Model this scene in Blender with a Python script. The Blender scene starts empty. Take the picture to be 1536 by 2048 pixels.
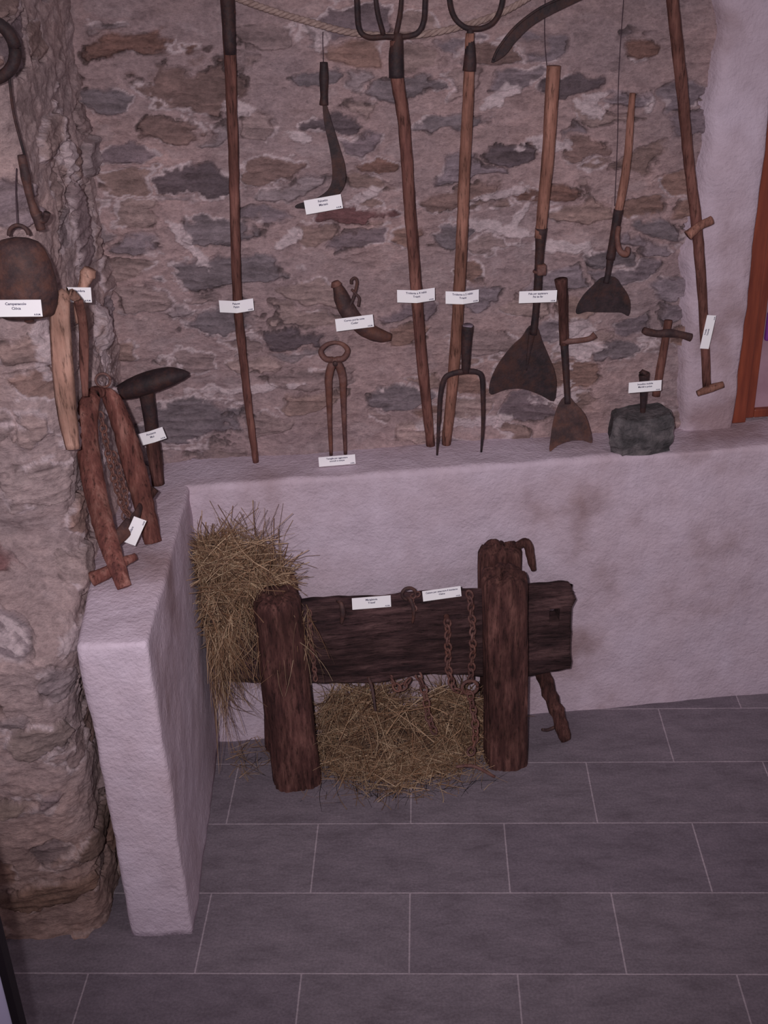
import bpy, bmesh, math, random
import numpy as np
from mathutils import Vector, Matrix, noise as mn
random.seed(7); rng=np.random.default_rng(11)
S=bpy.context.scene
S.view_settings.view_transform='Standard'
COL=bpy.context.collection
def s2l(c):
    c=c/255.0
    return c/12.92 if c<=0.04045 else ((c+0.055)/1.055)**2.4
K=1.55
TINT=(0.965,0.985,1.05)
def A(r,g,b): return tuple(min(0.95,s2l(v)*K*t) for v,t in zip((r,g,b),TINT))
H=1.013
# ------------------------------------------------------------ materials
def base_mat(name,rough=0.85,metal=0.0):
    m=bpy.data.materials.new(name); m.use_nodes=True
    nt=m.node_tree; b=nt.nodes["Principled BSDF"]
    b.inputs["Roughness"].default_value=rough; b.inputs["Metallic"].default_value=metal
    b.inputs["Specular IOR Level"].default_value=0.25
    return m,nt,b
def N(nt,t,**k):
    n=nt.nodes.new(t)
    for a,v in k.items(): setattr(n,a,v)
    return n
def noise_tex(nt,coord,scale,vec=(1,1,1),detail=6,rough=0.6):
    mp=N(nt,"ShaderNodeMapping"); mp.inputs["Scale"].default_value=vec
    nt.links.new(coord,mp.inputs[0])
    n=N(nt,"ShaderNodeTexNoise"); n.inputs["Scale"].default_value=scale
    n.inputs["Detail"].default_value=detail; n.inputs["Roughness"].default_value=rough
    nt.links.new(mp.outputs[0],n.inputs[0]); return n
def ramp(nt,fac,stops):
    r=N(nt,"ShaderNodeValToRGB"); e=r.color_ramp.elements
    while len(e)<len(stops): e.new(0.5)
    for i,(p,c) in enumerate(stops):
        e[i].position=p; e[i].color=(*c,1)
    nt.links.new(fac,r.inputs[0]); return r
def bump(nt,b,h,strength,dist,prev=None):
    n=N(nt,"ShaderNodeBump"); n.inputs["Strength"].default_value=strength; n.inputs["Distance"].default_value=dist
    nt.links.new(h,n.inputs["Height"])
    if prev: nt.links.new(prev.outputs[0],n.inputs["Normal"])
    nt.links.new(n.outputs[0],b.inputs["Normal"]); return n
def mul(nt,a,b_,fac=1.0):
    mx=N(nt,"ShaderNodeMix",data_type='RGBA',blend_type='MULTIPLY'); mx.inputs[0].default_value=fac
    nt.links.new(a,mx.inputs[6]); nt.links.new(b_,mx.inputs[7]); return mx.outputs[2]
def simple(name,c1,c2,scale=8,vec=(1,1,1),rough=0.8,metal=0.0,bs=0.4,bd=0.004,c3=None,spec=0.25):
    m,nt,b=base_mat(name,rough,metal)
    b.inputs["Specular IOR Level"].default_value=spec
    tc=N(nt,"ShaderNodeTexCoord")
    n=noise_tex(nt,tc.outputs["Object"],scale,vec)
    st=[(0.3,c1),(0.68,c2)]
    if c3: st=[(0.28,c1),(0.5,c2),(0.72,c3)]
    r=ramp(nt,n.outputs[0],st); nt.links.new(r.outputs[0],b.inputs["Base Color"])
    n2=noise_tex(nt,tc.outputs["Object"],scale*4,vec)
    bump(nt,b,n2.outputs[0],bs,bd); return m
def wood(name,c1,c2,c3,vec,scale=16,bs=.9,bd=.008):
    """weathered timber: long grain, darker cracks, blotchy patina"""
    m,nt,b=base_mat(name,.85); tc=N(nt,"ShaderNodeTexCoord"); o=tc.outputs["Object"]
    n=noise_tex(nt,o,scale,vec,8,.65); r=ramp(nt,n.outputs[0],[(.30,c1),(.5,c2),(.70,c3)])
    n2=noise_tex(nt,o,scale*3.2,vec,6,.7); r2=ramp(nt,n2.outputs[0],[(.36,(.35,.33,.33)),(.46,(.95,.95,.95)),(.75,(1.25,1.22,1.22))])
    n3=noise_tex(nt,o,6,(1,1,1),5,.6); r3=ramp(nt,n3.outputs[0],[(.35,(.68,.66,.66)),(.65,(1.25,1.25,1.28))])
    c=mul(nt,r.outputs[0],r2.outputs[0]); c=mul(nt,c,r3.outputs[0])
    nt.links.new(c,b.inputs["Base Color"])
    p=bump(nt,b,n.outputs[0],bs,bd*1.4); bump(nt,b,n2.outputs[0],bs,bd*.6,p); return m
def rusty(name,c1,c2,c3,rst,amt):
    """forged iron with brown rust blotches"""
    m,nt,b=base_mat(name,.7); b.inputs["Specular IOR Level"].default_value=.35
    tc=N(nt,"ShaderNodeTexCoord"); o=tc.outputs["Object"]
    n=noise_tex(nt,o,28,(1,1,1),8,.7); r=ramp(nt,n.outputs[0],[(.28,c1),(.5,c2),(.72,c3)])
    n2=noise_tex(nt,o,11,(1,1,1),8,.75); r2=ramp(nt,n2.outputs[0],[(.46,(0,0,0)),(.66,(amt,amt,amt))])
    mx=N(nt,"ShaderNodeMix",data_type='RGBA'); nt.links.new(r2.outputs[0],mx.inputs[0]); nt.links.new(r.outputs[0],mx.inputs[6]); mx.inputs[7].default_value=(*rst,1)
    nt.links.new(mx.outputs[2],b.inputs["Base Color"])
    n3=noise_tex(nt,o,120,(1,1,1),4,.6); bump(nt,b,n3.outputs[0],.5,.003); return m
M={}
M['pole']=wood("pole_wood",A(82,54,46),A(112,76,64),A(132,94,80),(3,3,.35),14,.4,.002)
M['pole_dk']=wood("pole_wood_dark",A(62,37,34),A(90,57,50),A(112,76,66),(3,3,.35),14,.4,.002)
M['pale']=wood("pale_wood",A(104,76,66),A(134,100,86),A(150,118,104),(3,3,.4),12,.4,.002)
M['red']=wood("red_wood",A(60,32,30),A(92,54,47),A(124,86,76),(2.6,2.6,.5),14,.6,.004)
M['old']=wood("old_wood",A(40,22,22),A(72,44,40),A(104,70,62),(2.6,2.6,0.42))
M['beam']=wood("beam_wood",A(32,20,22),A(57,38,38),A(86,62,60),(0.4,2.2,3.0))
M['iron']=rusty("rusty_iron",A(34,23,25),A(54,37,37),A(80,56,52),A(90,54,42),.7)
M['dark']=rusty("dark_iron",A(22,15,18),A(36,25,28),A(54,38,40),A(66,38,31),.75)
M['rust']=rusty("rust",A(52,33,33),A(82,54,50),A(108,78,72),A(104,62,46),.6)
M['rope']=simple("rope_fibre",A(112,90,84),A(142,120,112),60,(1,1,1),0.95)
M['rock']=simple("rock",A(42,40,40),A(72,66,67),18,(1,1,1),0.9,bs=1.0,bd=0.01,c3=A(108,98,98))
M['orange']=simple("door_wood",A(88,38,28),A(118,56,38),9,(5,5,0.5),0.45,bs=0.1,bd=0.001,spec=0.4)
M['paper']=simple("paper",A(208,198,212),A(216,206,220),3,rough=0.6,bs=0.0)
M['ink']=simple("ink",A(50,42,70),A(50,42,70),3)
M['thread']=simple("thread",A(60,45,50),A(60,45,50),3)
M['white']=simple("white_paint",A(150,140,165),A(160,150,172),3,rough=0.5,bs=0.05)
M['black']=simple("black_rubber",A(18,12,18),A(24,16,22),3,rough=0.6)
M['cloth']=simple("purple_cloth",A(80,30,90),A(110,50,120),10)
M['pane']=simple("pane_wall",A(130,100,108),A(150,120,128),6)
M['steel']=simple("worn_steel",A(120,105,115),A(170,155,165),20,rough=0.4,metal=0.6)
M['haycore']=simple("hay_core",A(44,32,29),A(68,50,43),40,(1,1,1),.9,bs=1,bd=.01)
def straw_mat():
    m,nt,b=base_mat("straw",0.7); a=N(nt,"ShaderNodeAttribute"); a.attribute_name="Col"
    nt.links.new(a.outputs["Color"],b.inputs["Base Color"]); return m
M['straw']=straw_mat()
def stone_mat():
    m,nt,b=base_mat("rubble_stone",0.92); b.inputs["Specular IOR Level"].default_value=0.12
    a=N(nt,"ShaderNodeAttribute"); a.attribute_name="Col"
    tc=N(nt,"ShaderNodeTexCoord"); o=tc.outputs["Object"]
    n=noise_tex(nt,o,70,(1,1,1.6),8,0.75)
    r=ramp(nt,n.outputs[0],[(0.28,(0.60,0.59,0.60)),(0.5,(1,1,1)),(0.74,(1.42,1.40,1.38))])
    n2=noise_tex(nt,o,15,(1,1,2.2),8,0.65)
    r2=ramp(nt,n2.outputs[0],[(0.34,(0.70,0.68,0.69)),(0.5,(1,1,1)),(0.68,(1.22,1.20,1.19))])
    c=mul(nt,a.outputs["Color"],r.outputs[0],.8); c=mul(nt,c,r2.outputs[0],.7)
    nt.links.new(c,b.inputs["Base Color"])
    p=bump(nt,b,n2.outputs[0],0.8,0.022); bump(nt,b,n.outputs[0],0.7,0.007,p); return m
M['stone']=stone_mat()
def plaster_mat():
    m,nt,b=base_mat("plaster",0.92); b.inputs["Specular IOR Level"].default_value=0.1
    tc=N(nt,"ShaderNodeTexCoord"); o=tc.outputs["Object"]
    n1=noise_tex(nt,o,2.6,(1,1,.8),4,0.55)
    r1=ramp(nt,n1.outputs[0],[(0.38,A(171,154,163)),(0.55,A(164,145,152)),(0.68,A(136,114,116))])
    n2=noise_tex(nt,o,14,(1,1,1),8,0.7)
    r2=ramp(nt,n2.outputs[0],[(0.3,(0.88,0.86,0.86)),(0.7,(1.08,1.08,1.08))])
    nt.links.new(mul(nt,r1.outputs[0],r2.outputs[0]),b.inputs["Base Color"])
    n3=noise_tex(nt,o,85,(1,1,1),5,0.6); n4=noise_tex(nt,o,26,(1,1,1),3,0.5)
    p=bump(nt,b,n4.outputs[0],0.5,0.009); bump(nt,b,n3.outputs[0],0.8,0.006,p); return m
M['plaster']=plaster_mat()
def floor_mat():
    m,nt,b=base_mat("slate_tiles",0.75); b.inputs["Specular IOR Level"].default_value=0.25
    tc=N(nt,"ShaderNodeTexCoord"); o=tc.outputs["Object"]
    mp=N(nt,"ShaderNodeMapping"); mp.inputs["Location"].default_value=(0.3+6.0,6.0,0); nt.links.new(o,mp.inputs[0])
    br=N(nt,"ShaderNodeTexBrick"); br.offset=0.5; br.offset_frequency=2; br.squash=1.0
    br.inputs["Scale"].default_value=1.0; br.inputs["Brick Width"].default_value=0.6; br.inputs["Row Height"].default_value=0.3
    br.inputs["Mortar Size"].default_value=0.0028; br.inputs["Mortar Smooth"].default_value=0.3
    br.inputs["Color1"].default_value=(*A(94,83,90),1); br.inputs["Color2"].default_value=(*A(104,93,98),1)
    br.inputs["Mortar"].default_value=(*A(138,124,129),1); br.inputs["Bias"].default_value=0
    nt.links.new(mp.outputs[0],br.inputs[0])
    n=noise_tex(nt,o,6,(1,2.2,1),10,0.7)
    r=ramp(nt,n.outputs[0],[(0.3,(0.70,0.68,0.69)),(0.5,(1,1,1)),(0.7,(1.24,1.23,1.22))])
    n5=noise_tex(nt,o,130,(1,1,1),3,0.6); r5=ramp(nt,n5.outputs[0],[(.3,(.82,.82,.82)),(.7,(1.18,1.18,1.18))])
    c=mul(nt,br.outputs["Color"],r.outputs[0]); c=mul(nt,c,r5.outputs[0])
    nt.links.new(c,b.inputs["Base Color"])
    n2=noise_tex(nt,o,30,(1,1.8,1),8,0.7)
    p=bump(nt,b,n2.outputs[0],0.5,0.008)
    inv=N(nt,"ShaderNodeMath",operation='SUBTRACT'); inv.inputs[0].default_value=1.0; nt.links.new(br.outputs["Fac"],inv.inputs[1])
    bump(nt,b,inv.outputs[0],0.5,0.002,p); return m
M['floor']=floor_mat()
# ------------------------------------------------------------ mesh helpers
def mk(name,verts,faces,mat,parent=None,smooth=True,col=None):
    me=bpy.data.meshes.new(name)
    if isinstance(verts,np.ndarray): verts=verts.tolist()
    if isinstance(faces,np.ndarray): faces=faces.tolist()
    me.from_pydata(verts,[],faces); me.update()
    if len(faces)<60000:
        bm=bmesh.new(); bm.from_mesh(me); bmesh.ops.recalc_face_normals(bm,faces=bm.faces)
        bm.to_mesh(me); bm.free()
    if smooth: me.polygons.foreach_set("use_smooth",[True]*len(me.polygons))
    if col is not None:
        at=me.color_attributes.new("Col",'FLOAT_COLOR','POINT')
        c=np.ones((len(verts),4),dtype=np.float32); c[:,:3]=col
        at.data.foreach_set("color",c.ravel())
    me.materials.append(M[mat] if isinstance(mat,str) else mat)
    o=bpy.data.objects.new(name,me); COL.objects.link(o)
    if parent: o.parent=parent
    return o
def group(name):
    e=bpy.data.objects.new(name,None); e.empty_display_size=0.05; COL.objects.link(e); return e
def catmull(P,n):
    P=[np.array(p,float) for p in P]
    if len(P)==2: return [P[0]+(P[1]-P[0])*i/n for i in range(n+1)]
    Q=[2*P[0]-P[1]]+P+[2*P[-1]-P[-2]]; out=[]
    for i in range(1,len(Q)-2):
        a,b,c,d=Q[i-1],Q[i],Q[i+1],Q[i+2]
        for k in range(n):
            t=k/n
            out.append(0.5*((2*b)+(-a+c)*t+(2*a-5*b+4*c-d)*t*t+(-a+3*b-3*c+d)*t**3))
    out.append(P[-1]); return out
def tube(name,path,rad,mat,parent=None,seg=12,n=6,amp=0.0,aspect=1.0,smooth=True,fr=40.0):
    """path 3-D points, rad scalar or list per control point (in-plane radius), aspect= depth/width"""
    if np.isscalar(rad): rad=[rad]*len(path)
    P=catmull(path,n); R=[float(r[0]) for r in catmull([[r] for r in rad],n)]
    V=[];F=[]
    for i,p in enumerate(P):
        a=P[max(0,i-1)]; b=P[min(len(P)-1,i+1)]; t=b-a; t=t/(np.linalg.norm(t)+1e-9)
        ref=np.array([0,1.0,0]) if abs(t[1])<0.85 else np.array([1.0,0,0])
        n1=np.cross(t,ref); n1/=np.linalg.norm(n1); n2=np.cross(n1,t)
        for k in range(seg):
            th=2*math.pi*k/seg; r=max(R[i],0.0004)
            d=n1*math.cos(th)+n2*math.sin(th)*aspect
            q=p+d*r
            if amp:
                q=q+d*amp*mn.noise(Vector(q*fr))
            V.append(tuple(q))
    for i in range(len(P)-1):
        for k in range(seg):
            k2=(k+1)%seg; F.append((i*seg+k,i*seg+k2,(i+1)*seg+k2,(i+1)*seg+k))
    F.append(tuple(range(seg))); F.append(tuple((len(P)-1)*seg+k for k in range(seg)))
    o=mk(name,V,F,mat,parent,smooth)
    return o
def blade(name,outline,Y,th,mat,parent=None,slope=0.0,z0=0.0,bev=0.0015):
    bm=bmesh.new()
    vs=[bm.verts.new((x,Y+(z-z0)*slope,z)) for x,z in outline]
    f=bm.faces.new(vs); r=bmesh.ops.extrude_face_region(bm,geom=[f])
    ev=[g for g in r['geom'] if isinstance(g,bmesh.types.BMVert)]
    bmesh.ops.translate(bm,verts=ev,vec=(0,-th,0))
    bmesh.ops.recalc_face_normals(bm,faces=bm.faces)
    me=bpy.data.meshes.new(name); 
    bmesh.ops.triangulate(bm,faces=[f for f in bm.faces if len(f.verts)>4])
    bm.to_mesh(me); bm.free()
    me.materials.append(M[mat]); o=bpy.data.objects.new(name,me); COL.objects.link(o)
    if parent: o.parent=parent
    b=o.modifiers.new("b",'BEVEL'); b.width=bev; b.segments=2; b.limit_method='ANGLE'
    return o
def smooth_outline(pts,n=4):
    P=[np.array([p[0],p[1]],float) for p in pts]; m=len(P); out=[]
    for i in range(m):
        a,b,c,d=P[i-1],P[i],P[(i+1)%m],P[(i+2)%m]
        for k in range(n):
            t=k/n; out.append(tuple(0.5*((2*b)+(-a+c)*t+(2*a-5*b+4*c-d)*t*t+(-a+3*b-3*c+d)*t**3)))
    return out
def box(name,x0,x1,y0,y1,z0,z1,mat,parent=None,bev=0.004,bseg=2):
    bm=bmesh.new(); bmesh.ops.create_cube(bm,size=1)
    for v in bm.verts:
        v.co=Vector(((x0+x1)/2+v.co.x*(x1-x0),(y0+y1)/2+v.co.y*(y1-y0),(z0+z1)/2+v.co.z*(z1-z0)))
    if bev: bmesh.ops.bevel(bm,geom=bm.edges[:],offset=bev,segments=bseg,affect='EDGES',profile=0.5)
    me=bpy.data.meshes.new(name); bm.to_mesh(me); bm.free()
    me.materials.append(M[mat]); o=bpy.data.objects.new(name,me); COL.objects.link(o)
    if parent: o.parent=parent
    return o
def ring(name,c,r,rr,mat,parent=None,axis='Y',a0=0,a1=360,sx=1,sz=1,n=20):
    pts=[]
    for i in range(n+1):
        a=math.radians(a0+(a1-a0)*i/n)
        if axis=='Y': pts.append((c[0]+r*sx*math.cos(a),c[1],c[2]+r*sz*math.sin(a)))
        elif axis=='X': pts.append((c[0],c[1]+r*sx*math.cos(a),c[2]+r*sz*math.sin(a)))
        else: pts.append((c[0]+r*sx*math.cos(a),c[1]+r*sz*math.sin(a),c[2]))
    return tube(name,pts,rr,mat,parent,seg=7,n=1)
def chain(name,path,mat,parent=None,L=0.032,w=0.0115,wr=0.0040):
    P=catmull(path,12); d=[0]
    for i in range(1,len(P)): d.append(d[-1]+np.linalg.norm(P[i]-P[i-1]))
    V=[];F=[];s=0;k=0;base=0
    pitch=L*0.74
    while s<d[-1]:
        i=int(np.searchsorted(d,s)); i=min(max(i,1),len(P)-1)
        c=P[i-1]+(P[i]-P[i-1])*((s-d[i-1])/(d[i]-d[i-1]+1e-9)); t=P[i]-P[i-1]; t/=np.linalg.norm(t)+1e-9
        ref=np.array([0,1.0,0]) if abs(t[1])<0.8 else np.array([1.0,0,0])
        a=np.cross(t,ref); a/=np.linalg.norm(a); b=np.cross(t,a)
        if k%2: a,b=b,a
        ang=0.5*(1 if k%4<2 else -1)
        a2=a*math.cos(ang)+b*math.sin(ang); b2=np.cross(t,a2)
        n=12; m=6
        for u in range(n):
            th=2*math.pi*u/n; cc,ss=math.cos(th),math.sin(th)
            ctr=c+t*(L/2*cc)+a2*(w*ss); out=t*cc+a2*ss
            for v in range(m):
                ph=2*math.pi*v/m; V.append(tuple(ctr+out*wr*math.cos(ph)+b2*wr*math.sin(ph)))
        for u in range(n):
            for v in range(m):
                F.append((base+u*m+v,base+((u+1)%n)*m+v,base+((u+1)%n)*m+(v+1)%m,base+u*m+(v+1)%m))
        base+=n*m; s+=pitch; k+=1
    return mk(name,V,F,mat,parent)
# ------------------------------------------------------------ numpy noise
TAB=rng.random((256,256))
def vnoise(x,y,ox=0):
    xi=np.floor(x).astype(int); yi=np.floor(y).astype(int); fx=x-xi; fy=y-yi
    fx=fx*fx*(3-2*fx); fy=fy*fy*(3-2*fy)
    h=lambda i,j: TAB[(i+ox*37)%256,(j+ox*91)%256]
    return (h(xi,yi)*(1-fx)+h(xi+1,yi)*fx)*(1-fy)+(h(xi,yi+1)*(1-fx)+h(xi+1,yi+1)*fx)*fy
def fbm(x,y,ox=0,o=4):
    r=0;a=0.5;s=0
    for k in range(o):
        r=r+a*vnoise(x*2**k,y*2**k,ox+k); s+=a; a*=0.55
    return r/s
def sst(a,b,x):
    t=np.clip((x-a)/(b-a),0,1); return t*t*(3-2*t)
def worley(x,y,sx,sy,ox=0):
    gy=y/sy; gx=x/sx
    iy=np.floor(gy).astype(int); ix=np.floor(gx).astype(int)
    F1=np.full(x.shape,9.0);F2=F1.copy(); CI=np.zeros(x.shape,int);CJ=CI.copy()
    for dj in (-2,-1,0,1,2):
        for di in (-2,-1,0,1,2):
            I=ix+di;J=iy+dj
            px=I+0.1+0.8*TAB[(I+ox)%256,(J+ox*3)%256]; py=J+0.2+0.6*TAB[(I+77+ox)%256,(J+19)%256]
            d=np.abs(px-gx)**2+np.abs(py-gy)**2*1.1; d=np.sqrt(d)
            m=d<F1
            F2=np.where(m,F1,np.minimum(F2,d)); CI=np.where(m,I,CI);CJ=np.where(m,J,CJ); F1=np.where(m,d,F1)
    return F1,F2,CI,CJ
PAL=np.array([A(116,102,104),A(106,93,98),A(124,104,102),A(120,97,91),A(102,88,93),A(134,112,108),A(120,92,83),A(112,99,104)])
def stones(x,z,sx,sz,ox,mortar,explicit=(),patches=(),cover=0.38,alpha=.84,gain=1.12,crev_shade=.50):
    wx=x+0.11*(fbm(x*6,z*9,ox)-0.5)+0.05*(fbm(x*22,z*26,ox+9)-.5); wz=z+0.06*(fbm(x*5,z*7,ox+5)-0.5)+0.03*(fbm(x*20,z*30,ox+12)-.5)
    F1,F2,I,J=worley(wx,wz,sx,sz,ox)
    nz=fbm(x*14,z*22,ox+2,5); nf=fbm(x*40,z*60,ox+3)
    m=sst(0.06,0.32,(F2-F1)+0.45*(nz-0.5))
    r1=TAB[(I+31)%256,(J+7)%256]; r2=TAB[(I+5)%256,(J+131)%256]; r3=TAB[(I+201)%256,(J+55)%256]
    m=m*np.where(r1<cover,0.12,1.0)
    col=PAL[(r2*7.999).astype(int)]*(0.85+0.3*r3)[...,None]
    hh=(r3-0.35)*0.028
    for (ex,ez,w,h,c) in explicit:
        d=np.sqrt(((wx-ex)/(w/2))**2+((wz-ez)/(h/2))**2)+1.1*(nz-0.5)+.4*(nf-.5)
        e=sst(1.10,0.76,d); near=sst(1.5,1.0,d)
        m=np.clip(m*(1-near)+e,0,1)
        ce=np.array(A(*c))
        col=col*(1-near[...,None])+ce*near[...,None]
        hh=hh*(1-near)+near*0.010
    strata=fbm(x*9+z*3,z*75+x*8,ox+4,5)
    gap_shade=sst(.62,.72,fbm(x*8,z*48,ox+14))
    m0=(m*alpha)[...,None]
    scol=col*(0.50+1.0*strata)[...,None]*(0.78+0.44*nf)[...,None]*(1-.3*gap_shade)[...,None]  # dark strata lines put relief shade into the stone colour
    big=fbm(x*3,z*4,ox+6)
    mc=np.array(mortar)*(0.78+0.42*big)[...,None]*(0.84+0.32*nf)[...,None]*(1+.12*(big-.5)[...,None]*np.array([1,0,-.8]))
    edge=sst(0.05,0.3,m)*sst(0.95,0.5,m)
    lime=edge*sst(0.48,0.58,fbm(x*7,z*12,ox+8))
    for (ex,ez,w,h,a) in patches:
        ca,sa=math.cos(a),math.sin(a); u=(x-ex)*ca+(z-ez)*sa; v=-(x-ex)*sa+(z-ez)*ca
        d=np.sqrt((u/(w/2))**2+(v/(h/2))**2)+2.2*(fbm(x*26,z*34,ox+7,5)-0.5)
        lime=np.maximum(lime,sst(1.05,0.78,d))
    c=mc*(1-m0)+scol*m0
    cre=edge*sst(.53,.65,fbm(x*10,z*30,ox+16))*(1-lime)
    c=c*(1-crev_shade*cre)[...,None]*gain  # crevices darkened in the colour, adding shade the frontal flash leaves out
    lc=np.array(A(178,158,159))
    lm=(lime*0.88)[...,None]
    c=c*(1-lm)+lc*lm
    h=m*(hh+0.014*(strata-0.5))+(1-m)*0.010*(fbm(x*18,z*22,ox+1)-0.5)+0.04*(fbm(x*3,z*3.5,ox+10)-0.5)-0.010*cre-0.006*edge+0.005*lime+.005*(nf-.5)
    return h,c
def gridfaces(nx,nz):
    i=np.arange(nx-1)[:,None]*nz+np.arange(nz-1)[None,:]
    return np.stack([i,i+nz,i+nz+1,i+1],-1).reshape(-1,4)
# ------------------------------------------------------------ room shell
DW=0.207
xs=np.arange(-0.32,1.72,0.0036); zs=np.arange(0.99,2.80,0.0036)
X,Z=np.meshgrid(xs,zs,indexing='ij')
rust=(104,74,65);brn=(106,83,78);gry=(98,88,92);dk=(74,64,69);dred=(88,54,55);pk=(124,104,103)
EX=[(-.03,2.30,.30,.08,rust),(.145,2.19,.28,.14,brn),(-.12,2.16,.15,.08,gry),(.05,2.07,.16,.09,brn),(.50,2.075,.21,.07,dk),(.48,2.2,.15,.05,gry),
(.74,2.155,.24,.07,gry),(1.035,1.945,.18,.065,dk),(1.29,1.95,.17,.07,brn),(.11,1.92,.26,.10,dk),(.56,1.795,.26,.05,dred),(.13,1.77,.25,.09,gry),
(.20,1.64,.40,.11,gry),(1.19,1.83,.26,.06,rust),(.88,1.835,.22,.07,brn),(.86,1.72,.15,.08,gry),(.14,1.49,.28,.10,gry),(-.02,1.14,.34,.16,gry),
(1.22,2.14,.2,.06,dk),(1.46,2.235,.13,.07,rust),(1.55,1.69,.15,.08,gry),(.64,1.95,.15,.05,rust),(.87,2.05,.22,.06,gry),(.42,1.28,.28,.09,pk),
(.70,1.19,.22,.08,gry),(.32,1.95,.18,.09,brn),(1.0,2.25,.2,.06,brn),(.36,2.33,.2,.07,pk),(.02,1.36,.2,.1,pk),(1.4,1.62,.16,.07,gry),(.36,1.42,.22,.07,dk),(1.42,1.30,.2,.08,gry),(.98,1.36,.2,.08,pk)]
PA=[(1.02,2.12,.10,.05,.3),(.98,1.74,.34,.035,-.25),(1.10,1.78,.14,.03,1.0),(1.22,1.66,.28,.04,-.1),(1.30,1.35,.16,.14,0),(.24,2.13,.09,.06,0),(.36,1.73,.12,.04,.5),
(.42,2.04,.12,.03,-.3),(.06,1.74,.04,.16,0.6),(1.16,1.98,.14,.05,0),(.2,1.25,.3,.03,.05),(.92,1.08,.3,.05,0),(1.24,1.15,.14,.08,0),(.63,1.86,.1,.03,.4),(1.3,2.08,.09,.06,0),(.5,2.3,.06,.05,0),(1.48,2.08,.1,.03,1.),(1.05,1.84,.2,.03,.1)]
h,c=stones(X,Z,0.17,0.085,3,A(139,116,115),EX,PA,0.5)
V=np.stack([X,DW-h*1.2-0.012*sst(1.06,1.0,Z),Z],-1).reshape(-1,3)
wall_back=mk("wall_back",V,gridfaces(len(xs),len(zs)),'stone',col=c.reshape(-1,3))
ss=np.arange(0,1.75,0.005); zl=np.arange(-0.01,2.80,0.005)
SS,ZL=np.meshgrid(ss,zl,indexing='ij')
k=sst(1.16,0.92,ZL)
yf=-0.52-0.32*k
A0=np.array([-0.195,0.30])
sl=0.088
ylen=(A0[1]-yf)
Ls=ylen*math.sqrt(1+sl*sl)
rad=0.09
def foot(s,Ls,yf):
    xc=A0[0]-sl*(A0[1]-yf)
    t=np.clip(s/Ls,0,1)
    x=A0[0]+(xc-A0[0])*t; y=A0[1]+(yf-A0[1])*t
    over=np.clip(s-Ls,0,None); x=x-over; y=y+0.03*over
    return x,y
PX=0;PY=0
for d in np.linspace(-rad,rad,9):
    x_,y_=foot(np.clip(SS+d,0,None),Ls,yf); PX=PX+x_;PY=PY+y_
PX/=9;PY/=9
x0_,y0_=foot(np.clip(SS,0,None),Ls,yf); bl=sst(0,rad,SS); PX=PX*bl+x0_*(1-bl);PY=PY*bl+y0_*(1-bl)
PX=PX+0.055*sst(1.22,1.0,ZL)*sst(.60,.15,SS)
dx=np.gradient(PX,axis=0);dy=np.gradient(PY,axis=0);ln=np.sqrt(dx*dx+dy*dy)+1e-9
nx_=-dy/ln; ny_=dx/ln
wl=(142,122,120)
EXL=[(1.12,1.13,.16,.07,(94,54,54)),(.45,1.45,.2,.2,wl),(.9,1.3,.26,.16,wl),(.85,1.05,.2,.13,(138,118,115)),(.65,1.62,.2,.18,(130,110,108)),(.35,1.85,.16,.25,(114,97,100)),(1.05,.30,.3,.10,(84,68,61)),(1.3,.18,.3,.12,(104,80,69)),(1.25,.7,.25,.1,(108,92,87)),(1.45,.5,.25,.1,(118,101,93)),(.6,1.25,.2,.12,(124,105,102)),(1.05,1.5,.2,.14,(120,102,100)),(1.2,1.28,.22,.12,(134,116,114))]
hl,cl=stones(SS,ZL,0.20,0.115,21,A(141,120,118),EXL,[(.5,1.3,.12,.3,0),(.8,1.7,.1,.2,0),(.4,2.1,.1,.2,0),(1.0,.95,.2,.08,0),(.3,1.5,.1,.3,0),(1.3,1.0,.2,.08,0),(.7,1.4,.2,.06,0)],0.5,.72,1.18,.42)
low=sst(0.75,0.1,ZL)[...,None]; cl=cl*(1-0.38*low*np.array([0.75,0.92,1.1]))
sgn=1.0
if (nx_[60,250])<0: sgn=-1.0
hl=hl*1.7+0.02*(fbm(SS*2.2,ZL*2.0,60)-.5)
VX=PX+sgn*nx_*hl; VY=PY+sgn*ny_*hl
V=np.stack([VX,VY,ZL],-1).reshape(-1,3)
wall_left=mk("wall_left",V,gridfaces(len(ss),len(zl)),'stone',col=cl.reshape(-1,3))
def plaster_sweep(name,x0,x1,dx,prof):
    xs=np.arange(x0,x1+1e-6,dx); V=[];n=len(prof)
    for x in xs:
        for (y,z,ny,nz) in prof:
            a=0.010*mn.fractal(Vector((x*2.5,y*3,z*2.5)),0.8,2,3)+0.003*mn.noise(Vector((x*16,y*16,z*16)))
            V.append((x,y+ny*a,z+nz*a))
    return mk(name,V,gridfaces(len(xs),n),'plaster')
prof=[]
for z in np.arange(0,H-0.03,0.02): prof.append((0.0,z,-1,0))
for a in np.linspace(0,90,7):
    ar=math.radians(a); prof.append((0.018-0.018*math.cos(ar),H-0.018+0.018*math.sin(ar),-math.cos(ar),math.sin(ar)))
for y in np.arange(0.045,0.60,0.02): prof.append((y,H,0,0.4))
plaster_sweep("wall_low_back",-0.02,2.9,0.02,prof)
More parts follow.
